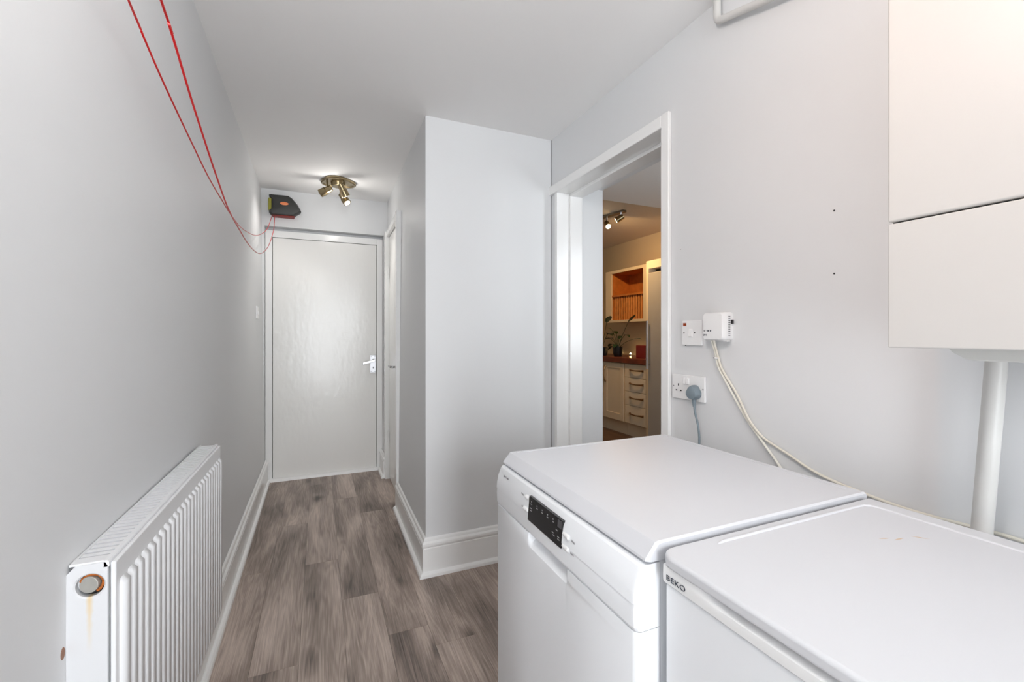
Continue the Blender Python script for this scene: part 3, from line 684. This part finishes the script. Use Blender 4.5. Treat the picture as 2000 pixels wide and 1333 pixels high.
# ------------------------------------------------------------------ boiler
bo = thing('boiler', (1.03, 0.21, 1.159), 'white wall-mounted boiler above the fridge', 'boiler')
MB().box(0.870, 1.178, 0.0, 0.4245, 1.3675, 1.900).build('front_casing', M['boiler'], bo, bevel=0.004, seg=3)
MB().box(0.880, 1.176, 0.003, 0.421, 1.355, 1.372).build('seam_shade_strip', M['dark'], bo)  # dark strip colours in the shade of the seam
MB().box(0.8705, 1.178, 0.0, 0.4245, 1.159, 1.3650).build('lower_flap', M['boiler'], bo, bevel=0.003, seg=3)
mb = MB(); mb.loft([[(x_, 0.372, 1.160), (x_, 0.365, 1.152), (x_, 0.350, 1.1425), (x_, 0.34, 1.1405), (x_, 0.22, 1.139), (x_, 0.20, 1.133), (x_, 0.05, 1.133), (x_, 0.04, 1.160)] for x_ in (0.93, 1.165)])
mb.build('drip_tray', M['boiler_tray'], bo, ang=0.5, bevel=0.002)
wp = MB(); wp.cyl((1.130, 0.382, 1.142), (1.130, 0.452, 0.0), 0.0150, seg=24)
tag(wp.build('drain_pipe', M['pipe']), 'upright white waste pipe running from the boiler behind the fridge', 'pipe')
hp2 = MB().tube(smooth_path([(1.157, 1.022, 2.27), (1.157, 1.022, 2.20), (1.157, 1.018, 2.181), (1.157, 1.004, 2.172), (1.157, 0.965, 2.161), (1.155, 0.90, 2.141), (1.152, 0.852, 2.126), (1.14, 0.62, 2.06), (1.12, 0.42, 1.98), (1.11, 0.34, 1.93), (1.11, 0.33, 1.898)], 6), 0.0115, 16)
tag(hp2.build('heating_pipe', M['pipe']), 'white painted pipe bending from the ceiling down to the boiler', 'pipe')

# ------------------------------------------------------------------ electrics on the right wall
sp = thing('fused_spur', (XR, 1.141, 1.145), 'white fused switch plate with an amber neon, half behind the wall receiver', 'switch plate')
MB().box(XR - 0.010, XR, 1.098, 1.184, 1.145, 1.231).build('face_plate', M['plastic'], sp, bevel=0.0025)
MB().box(XR - 0.0115, XR - 0.0095, 1.164, 1.177, 1.212, 1.222).build('neon_lens', M['neon'], sp)
MB().prism([(XR - 0.0095, 1.174), (XR - 0.016, 1.176), (XR - 0.012, 1.200), (XR - 0.0095, 1.202)], 'y', 1.136, 1.150).build('rocker', M['plastic'], sp)
for y in (1.174, 1.126): MB().disc((XR - 0.0098, y, 1.188), (-1, 0, 0), 0.0024, 0.001, 10).build('screw', M['dark'], sp)
MB().disc((XR - 0.0048, 1.172, 1.1448), (0, 0, -1), 0.002, 0.002, 8).build('screw', M['dark'], sp)

ep_ = thing('wall_receiver', (XR, 1.02, 1.163), 'square white wireless heating receiver fixed over the switch plate', 'heating receiver')
mb = MB(); rings = []
for k, xx in ((0.0, XR - 0.0), (0.0, XR - 0.024), (0.002, XR - 0.032), (0.007, XR - 0.0395), (0.013, XR - 0.0405)):
    rings.append([(xx, p[0], p[1]) for p in rrect(0.983 + k, 1.070 - k, 1.163 + k * .6, 1.2525 - k * .6, 0.010, 4)])
mb.loft(rings); shl = mb.build('shell', M['plastic'], ep_, ang=0.5)
for i in range(10):
    MB().box(XR - 0.020, XR - 0.012, 0.9822, 0.984, 1.178 + i * 0.0066, 1.1798 + i * 0.0066).build('vent_slot', M['dark'], shl)
for y, m_, r in ((1.057, 'legend', 0.0026), (1.0495, 'legend', 0.001), (1.042, 'ink', 0.0028), (1.032, 'ink', 0.0028)):
    MB().disc((XR - 0.0402, y, 1.194), (-1, 0, 0), r, 0.0008, 14).build('indicator', M[m_], shl)
text_part('maker_name', 'EPH', 0.0088, (XR - 0.0408, 1.0625, 1.1775), M['ink'], shl)
MB().box(XR - 0.009, XR - 0.003, 0.978, 0.984, 1.215, 1.228).build('fixing_clip', M['black'], ep_)
MB().box(XR - 0.026, XR - 0.010, 0.985, 0.998, 1.160, 1.164).build('latch', M['plastic'], ep_)

so = thing('wall_socket', (XR, 1.158, 0.954), 'white double wall socket with a grey plug in its right outlet', 'socket')
MB().box(XR - 0.009, XR, 1.085, 1.231, 0.954, 1.040).build('face_plate', M['plastic'], so, bevel=0.0025)
for y in (1.176, 1.163): MB().prism([(XR - 0.0085, 1.008), (XR - 0.014, 1.010), (XR - 0.011, 1.030), (XR - 0.0085, 1.032)], 'y', y - 0.0115, y).build('rocker', M['plastic'], so)
for y, z, wy, hz in ((1.2015, 1.004, 0.004, 0.008), (1.211, 0.984, 0.0065, 0.004), (1.190, 0.984, 0.0065, 0.004)):
    MB().box(XR - 0.0093, XR - 0.0085, y - wy / 2, y + wy / 2, z - hz / 2, z + hz / 2).build('pin_hole', M['dark'], so)
for y in (1.2245, 1.0915): MB().disc((XR - 0.0088, y, 0.998), (-1, 0, 0), 0.0026, 0.001, 10).build('screw', M['legend'], so)

pgv = thing('mains_plug', (XR - 0.009, 1.120, 0.965), 'blue grey mains plug with its flex hanging behind the dishwasher', 'plug')
po = [(1.136, 0.966), (1.1435, 0.976), (1.1435, 0.987), (1.132, 1.005), (1.124, 1.0105), (1.116, 1.0105), (1.108, 1.005), (1.0965, 0.987), (1.0965, 0.976), (1.104, 0.966), (1.112, 0.962), (1.128, 0.962)]
mb = MB(); pc = (1.12, 0.985); rings = []
for k, xx in ((0.94, XR - 0.009), (1.0, XR - 0.014), (0.98, XR - 0.026), (0.86, XR - 0.036), (0.6, XR - 0.039)):
    rings.append([(xx, pc[0] + (p[0] - pc[0]) * k, pc[1] + (p[1] - pc[1]) * k) for p in po])
mb.loft(rings); pb = mb.build('plug_body', M['grey_plug'], pgv, ang=0.7)
MB().tube([(XR - 0.020, 1.120, 0.975), (XR - 0.020, 1.120, 0.962), (XR - 0.020, 1.1195, 0.950), (XR - 0.020, 1.119, 0.938)], [0.009, 0.0075, 0.006, 0.0045], 12).build('strain_relief', M['grey_plug'], pb)
MB().tube(smooth_path([(XR - 0.020, 1.119, 0.945), (XR - 0.018, 1.116, 0.915), (XR - 0.015, 1.108, 0.880), (XR - 0.014, 1.103, 0.840), (XR - 0.014, 1.103, 0.80), (XR - 0.03, 1.09, 0.5), (XR - 0.03, 1.05, 0.2)], 6), 0.0036, 10).build('flex', M['grey_plug'], pgv)

ca = [(1.160, 1.047, 1.166), (1.170, 1.042, 1.125), (1.173, 1.040, 1.106), (1.173, 1.029, 1.073), (1.172, 0.998, 1.027), (1.172, 0.968, 0.983), (1.172, 0.926, 0.925), (1.172, 0.890, 0.885), (1.172, 0.860, 0.853), (1.172, 0.828, 0.818), (1.165, 0.79, 0.77), (1.15, 0.74, 0.60)]
cb = [(1.158, 1.037, 1.166), (1.169, 1.034, 1.125), (1.173, 1.0315, 1.106), (1.173, 1.020, 1.075), (1.173, 0.990, 1.034), (1.172, 0.958, 0.992), (1.166, 0.918, 0.932), (1.168, 0.885, 0.895), (1.172, 0.860, 0.877), (1.172, 0.800, 0.854), (1.172, 0.745, 0.831), (1.172, 0.695, 0.818), (1.172, 0.648, 0.811), (1.172, 0.605, 0.806), (1.172, 0.546, 0.801), (1.172, 0.484, 0.801), (1.172, 0.428, 0.804), (1.172, 0.361, 0.805), (1.172, 0.24, 0.795), (1.168, 0.16, 0.74), (1.15, 0.13, 0.45)]
tag(MB().tube(smooth_path(ca, 6), 0.0038, 10).build('cable', M['cable']), 'cream cable from the receiver dropping behind the dishwasher', 'cable', 'receiver cables')
tag(MB().tube(smooth_path(cb, 6), 0.0036, 10).build('cable', M['cable_old']), 'cream cable from the receiver running along the wall behind the fridge', 'cable', 'receiver cables')
cc = thing('cable_clip', (XR, 1.040, 1.105), 'small white nailed clip holding both receiver cables', 'cable clip')
MB().tube([(XR - 0.003, 1.030, 1.106), (XR - 0.011, 1.033, 1.106), (XR - 0.013, 1.038, 1.106), (XR - 0.011, 1.043, 1.106), (XR - 0.003, 1.047, 1.106)], 0.003, 8).build('clip_band', M['plastic'], cc)
MB().disc((XR - 0.004, 1.0495, 1.106), (-1, 0, 0), 0.0022, 0.003, 10).build('nail', M['dark'], cc)

# ------------------------------------------------------------------ kitchen beyond the doorway
KX = 3.86                         # kitchen wall behind the units
fk = thing('floor_kitchen', (2.6, 3.5, 0), 'dark brown wood floor of the kitchen', 'floor', kind='structure')
MB().box(1.30, KX, 0.4, 5.6, -0.06, -0.012).build('floor_base', M['dark'], fk)
x = 1.365
while x < KX - 0.05:
    for a, b_ in ((0.4, 1.9), (1.9, 3.3), (3.3, 4.6), (4.6, 5.6)):
        MB().box(x + 0.0006, min(x + 0.19, KX) - 0.0006, a + 0.0006, b_ - 0.0006, -0.012, 0).build('plank', M['kfloor'], fk)
    x += 0.19
struct('ceiling_kitchen', MB().box(XK - 0.02, KX + 0.1, 3.20, 5.6, 2.46, 2.62), M['kitchen_ceil'], 'warm lit kitchen ceiling around the spotlight bar', 'ceiling')
struct('ceiling_kitchen_bulkhead', MB().box(XK - 0.02, KX + 0.1, 0.4, 3.20, 2.36, 2.62), M['ceil'], 'lowered grey ceiling section just inside the kitchen doorway', 'ceiling')  # whiter than the ceiling beyond, putting its cooler daylight into the colour
struct('wall_kitchen_units', MB().box(KX, KX + 0.1, 0.4, 5.6, -0.03, 2.62), M['cream_wall'], 'warm lit kitchen wall behind the cabinets', 'wall')
struct('wall_kitchen_end', MB().box(XK - 0.01, KX, 5.5, 5.6, -0.03, 2.62), M['cream_wall'], 'kitchen end wall beyond the cabinets', 'wall')
KW = (1.95, 3.15, 0.95, 2.05)
struct('wall_kitchen_near', MB().box(XK - 0.01, KW[0], 0.4, 0.5, -0.03, 2.62).box(KW[1], KX, 0.4, 0.5, -0.03, 2.62).box(KW[0], KW[1], 0.4, 0.5, -0.03, KW[2]).box(KW[0], KW[1], 0.4, 0.5, KW[3], 2.62), M['cream_wall'], 'kitchen wall beside the tall fridge', 'wall')

kwn = thing('window_2', (2.55, 0.45, KW[2]), 'unseen kitchen window, added as a light source, opposite the cabinet end wall', 'window', kind='structure')  # out of view, added to bring daylight into the kitchen
mb = MB().box(KW[0], KW[0] + 0.05, 0.42, 0.48, KW[2], KW[3]).box(KW[1] - 0.05, KW[1], 0.42, 0.48, KW[2], KW[3]).box(KW[0], KW[1], 0.42, 0.48, KW[2], KW[2] + 0.05).box(KW[0], KW[1], 0.42, 0.48, KW[3] - 0.05, KW[3]).box(2.525, 2.575, 0.42, 0.48, KW[2], KW[3])
mb.build('window_frame', M['trim'], kwn, bevel=0.004)
for a, b_ in ((KW[0] + 0.05, 2.525), (2.575, KW[1] - 0.05)): MB().box(a, b_, 0.448, 0.452, KW[2] + 0.05, KW[3] - 0.05).build('pane', M['glass'], kwn)
lamp('added_kitchen_daylight', 'AREA', (2.55, 0.30, 1.5), 9.0, (0.92, 0.96, 1.0), (2.55, 3.0, 1.5), 1.1, 1.0)  # daylight for the added kitchen window
def bow_handle(parent, pts, r=0.008):
    P = smooth_path(pts, 6); n = len(P)
    rad_ = [r * (0.65 + 0.75 * abs(2 * i / (n - 1) - 1) ** 2) for i in range(n)]
    return MB().tube(P, rad_, 8).build('handle', M['bronze'], parent)
FX = 3.290                        # base unit front plane
def base_unit(y0, y1, doors, label):
    t = thing('base_cabinet', (3.55, (y0 + y1) / 2, 0), label, 'cabinet', 'cream kitchen base cabinets')
    MB().box(FX + 0.022, KX, y0, y1, 0.15, 0.848).build('carcass', M['cream'], t)
    MB().box(FX + 0.05, FX + 0.068, y0, y1, 0.0, 0.15).build('plinth', M['cream'], t)
    return t
bu = base_unit(4.235, 4.645, 1, 'cream base cabinet with a panelled door left of the drawers')
def panel_door(t, y0, y1, z0, z1):
    dr = MB().box(FX + 0.008, FX + 0.022, y0, y1, z0, z1).build('door', M['cream'], t)
    wd = 0.062
    mb = MB().box(FX, FX + 0.010, y0, y0 + wd, z0, z1).box(FX, FX + 0.010, y1 - wd, y1, z0, z1).box(FX, FX + 0.010, y0 + wd, y1 - wd, z0, z0 + wd + 0.02).box(FX, FX + 0.010, y0 + wd, y1 - wd, z1 - wd, z1)
    mb.build('door_rails', M['cream'], dr, bevel=0.002); return dr
dr = panel_door(bu, 4.248, 4.640, 0.155, 0.842)
bow_handle(dr, [(FX, 4.605, 0.795), (FX - 0.018, 4.605, 0.77), (FX - 0.026, 4.605, 0.70), (FX - 0.018, 4.605, 0.63), (FX, 4.605, 0.60)], 0.009)
bu2 = base_unit(4.648, 5.25, 1, 'cream base cabinet at the far end of the kitchen run')
dr = panel_door(bu2, 4.652, 5.245, 0.155, 0.842)
bd = base_unit(3.855, 4.232, 4, 'cream kitchen drawer unit with four bronze bow handles')
zz = [0.155, 0.366, 0.527, 0.690, 0.842]
for a, b_ in zip(zz[:-1], zz[1:]):
    dd = MB().box(FX, FX + 0.022, 3.858, 4.224, a + 0.002, b_ - 0.002).build('drawer', M['cream'], bd, bevel=0.003)
    zm = (a + b_) / 2 + 0.012
    bow_handle(dd, [(FX, 4.125, zm), (FX - 0.018, 4.10, zm), (FX - 0.026, 4.015, zm - 0.003), (FX - 0.018, 3.93, zm), (FX, 3.895, zm)], 0.011)
tag(MB().box(FX - 0.022, KX, 3.853, 5.30, 0.850, 0.912).build('worktop', M['worktop'], bevel=0.006), 'dark red wooden kitchen worktop over the cream units', 'worktop')

ff = thing('fridge_freezer', (3.55, 3.50, 0), 'tall silver fridge freezer with a long bar handle', 'fridge freezer')
MB().box(FX + 0.03, KX - 0.02, 3.20, 3.80, 0.02, 1.855).build('body', M['steel'], ff, bevel=0.004)
dd = MB().box(FX - 0.02, FX + 0.028, 3.20, 3.803, 0.05, 1.855).build('door', M['steel'], ff, bevel=0.008, seg=3)
MB().tube([(FX - 0.055, 3.775, 0.815), (FX - 0.055, 3.775, 1.335)], 0.011, 10).build('handle', M['chrome'], dd)
for z in (0.86, 1.29): MB().cyl((FX - 0.055, 3.775, z), (FX - 0.018, 3.775, z), 0.007, seg=8).build('handle_post', M['chrome'], dd)
hs_ = thing('fridge_housing', (3.55, 3.50, 0), 'tall cream cabinet frame around the silver fridge freezer', 'cabinet')
MB().box(FX, KX, 3.812, 3.850, 0.0, 1.99).build('side_panel', M['cream'], hs_)
MB().box(FX, KX, 3.150, 3.188, 0.0, 1.99).build('side_panel', M['cream'], hs_)
MB().box(FX, KX, 3.188, 3.812, 1.905, 1.99).build('top_panel', M['cream'], hs_)
MB().box(FX + 0.10, KX, 3.188, 3.812, 1.86, 1.905).build('gap_shade_block', M['dark'], hs_)  # solid dark block colours in the shade of the open gap

UX = 3.55
up = thing('plate_rack_cabinet', (3.70, 4.55, 1.346), 'cream wall cabinet with open oak shelf and plate rack', 'cabinet')
mb = MB()
mb.box(UX, UX + 0.022, 4.838, 4.965, 1.346, 2.027).box(UX, UX + 0.022, 4.15, 4.212, 1.346, 2.027).box(UX, UX + 0.022, 4.212, 4.838, 1.99, 2.027).box(UX, UX + 0.022, 4.212, 4.838, 1.346, 1.378)
mb.build('face_frame', M['cream'], up, bevel=0.002)
MB().box(UX + 0.022, KX, 4.945, 4.965, 1.346, 2.027).build('side_panel', M['cream'], up)
MB().box(UX + 0.022, KX, 4.15, 4.17, 1.346, 2.027).build('side_panel', M['cream'], up)
mb = MB(); mb.box(KX - 0.015, KX - 0.003, 4.17, 4.945, 1.36, 2.01).box(UX + 0.022, KX - 0.015, 4.838, 4.85, 1.378, 1.99).box(UX + 0.022, KX - 0.015, 4.20, 4.212, 1.378, 1.99)
mb.box(UX + 0.022, KX - 0.015, 4.17, 4.945, 1.99, 2.01).box(UX + 0.022, KX - 0.015, 4.17, 4.945, 1.36, 1.378)
mb.build('oak_lining', M['oak'], up)
MB().box(UX + 0.010, KX - 0.015, 4.212, 4.838, 1.683, 1.705).build('shelf', M['oak'], up)
for i in range(13):
    y = 4.236 + i * 0.0475
    MB().box(UX + 0.035, UX + 0.050, y - 0.011, y + 0.011, 1.378, 1.685).build('plate_rail', M['oak_pale'], up)
    MB().box(UX + 0.20, UX + 0.215, y + 0.012, y + 0.034, 1.378, 1.685).build('plate_rail', M['oak'], up)

# plants and bits on the worktop
def leaf_mesh(base, d, length, width, droop):
    d = Vector(d).normalized(); s_ = d.cross(Vector((0, 0, 1))); s_ = s_.normalized() if s_.length > 0.01 else Vector((0, 1, 0))
    rings = []
    for k in range(7):
        t = k / 6; c = Vector(base) + d * length * t - Vector((0, 0, droop * t * t)); wv = width * math.sin(math.pi * min(1, t * 0.93 + 0.05)) ** 0.8
        n = s_.cross(d).normalized() * 0.0012; fold = Vector((0, 0, wv * 0.25))
        rings.append([tuple(c - s_ * wv + fold), tuple(c + n), tuple(c + s_ * wv + fold), tuple(c - n)])
    return MB().loft(rings)
def plant(c, label, potmat, leaves, pr=0.062, ph=0.125):
    t = thing('potted_plant', c, label, 'potted plant', 'houseplants on the kitchen worktop')
    cx0, cy0, cz0 = c; mb = MB(); N_ = 20
    def rr(r, z): return [(cx0 + r * math.cos(2 * math.pi * i / N_), cy0 + r * math.sin(2 * math.pi * i / N_), cz0 + z) for i in range(N_)]
    mb.loft([rr(pr * .8, 0), rr(pr, ph * .3), rr(pr * 1.02, ph), rr(pr * .9, ph), rr(pr * .85, ph * .85)]); mb.build('pot', potmat, t)
    for (dx, dy, dz, l, wd, dr_, hz, lt) in leaves:
        b0 = Vector((cx0, cy0, cz0 + ph * .8)); tip = b0 + Vector((dx, dy, dz)) * hz
        st = MB().tube(smooth_path([b0, b0.lerp(tip, .5) + Vector((0, 0, .02)), tip], 4), 0.003, 6).build('stem', M['leaf'], t)
        leaf_mesh(tip, (dx, dy, dz * .3), l, wd, dr_).build('leaf', M['leaf_light'] if lt else M['leaf'], st)
    return t
plant((3.44, 4.55, 0.912), 'leafy plant in a black pot on the kitchen worktop', M['pot'],
      [(0, 1, .5, .10, .035, .05, .10, 0), (0, .9, 1.0, .10, .035, .03, .12, 0), (-.4, .6, .9, .09, .035, .04, .13, 0), (-.3, -.2, 1.2, .08, .03, .02, .15, 1), (0, -.7, .9, .11, .032, .06, .18, 0), (.2, -1, .5, .12, .032, .02, .24, 0),
       (-.3, .3, 1.4, .09, .03, .03, .16, 1), (.1, -.8, 1.5, .13, .03, -.02, .22, 0), (-.2, .8, .3, .09, .035, .06, .08, 0), (-.5, -.3, .5, .07, .03, .05, .09, 0), (.3, .2, 1, .09, .03, .02, .12, 0)])
plant((3.42, 4.86, 0.912), 'taller broad-leaved plant half hidden at the doorway edge', M['pot'],
      [(-.1, -.9, 1.2, .13, .05, .07, .16, 0), (0, -.5, 1.7, .12, .045, .0, .2, 0), (.2, .8, 1.2, .12, .05, .05, .18, 0), (-.6, .2, 1.2, .12, .05, .05, .18, 0)], 0.07, 0.11)
tag(MB().box(3.42, 3.60, 4.02, 4.185, 0.912, 1.06).build('storage_tin', M['redbox'], bevel=0.006), 'dark red square tin on the worktop beside the fridge housing', 'tin')
bt = thing('bottle', (3.52, 4.10, 1.06), 'small bright red bottle standing on the dark red tin', 'bottle')
MB().tube([(3.52, 4.10, 1.06), (3.52, 4.10, 1.13), (3.52, 4.10, 1.145), (3.52, 4.10, 1.165)], [0.016, 0.016, 0.009, 0.008], 14).build('bottle_body', M['redglass'], bt)
MB().cyl((3.52, 4.10, 1.165), (3.52, 4.10, 1.182), 0.010, seg=12).build('cap', M['redbox'], bt)
for y, lb in ((4.655, 'glowing tea light beside the black plant pot'), (4.49, 'glowing tea light next to the dark red tin')):
    t = thing('tea_light', (3.72, y, 0.912), lb, 'tea light', 'tea lights at the back of the worktop')
    MB().cyl((3.72, y, 0.912), (3.72, y, 0.930), 0.019, seg=16).build('holder', M['pewter'], t)
    MB().tube([(3.72, y, 0.930), (3.72, y, 0.936), (3.72, y, 0.950)], [0.010, 0.012, 0.003], 10).build('flame', M['candle'], t)

# ceiling bar of spotlights in the kitchen
tk = thing('spotlight_bar', (2.82, 3.82, 2.46), 'dark metal spotlight bar with two lit heads on the kitchen ceiling', 'ceiling light')
b0, b1 = Vector((2.851, 3.66, 2.45)), Vector((2.785, 3.99, 2.45))
dv = (b1 - b0).normalized(); sv = Vector((-dv.y, dv.x, 0)) * 0.028
mb = MB(); mb.loft([[tuple(b0 + sv + Vector((0, 0, .012))), tuple(b0 - sv + Vector((0, 0, .012))), tuple(b0 - sv - Vector((0, 0, .012))), tuple(b0 + sv - Vector((0, 0, .012)))],
                    [tuple(b1 + sv + Vector((0, 0, .012))), tuple(b1 - sv + Vector((0, 0, .012))), tuple(b1 - sv - Vector((0, 0, .012))), tuple(b1 + sv - Vector((0, 0, .012)))]])
mb.build('bar', M['pewter'], tk, bevel=0.003)
for p, tg in ((Vector((2.845, 3.715, 2.392)), Vector((2.80, 3.755, 2.36))), (Vector((2.812, 3.91, 2.37)), Vector((2.80, 3.865, 2.328)))):
    MB().cyl((p.x, p.y, 2.44), tuple(p), 0.007, seg=8).build('arm', M['pewter'], tk)
    d = (tg - p).normalized(); h0 = p - d * 0.03; h1 = p + d * 0.055
    hd = MB().tube([h0, h0 + d * .002, p, h1], [0.018, 0.026, 0.030, 0.033], 18).build('lamp_head', M['brass'], tk, ang=0.5)
    MB().disc(h1 - d * 0.0005, d, 0.026, 0.0012, 18).build('bulb_face', M['bulb_warm'], hd)
lamp('kitchen_spot_beam', 'SPOT', (2.77, 3.775, 2.34), 17.0, (1.0, 0.62, 0.28), (3.8, 4.5, 1.4), 0.03, spot=130, blend=0.9)
lamp('kitchen_spot_beam', 'SPOT', (2.79, 3.85, 2.30), 8.0, (1.0, 0.62, 0.28), (2.6, 3.0, 0.4), 0.03, spot=130, blend=0.9)

for o in list(bpy.data.objects):
    if '_o' in o: del o['_o']
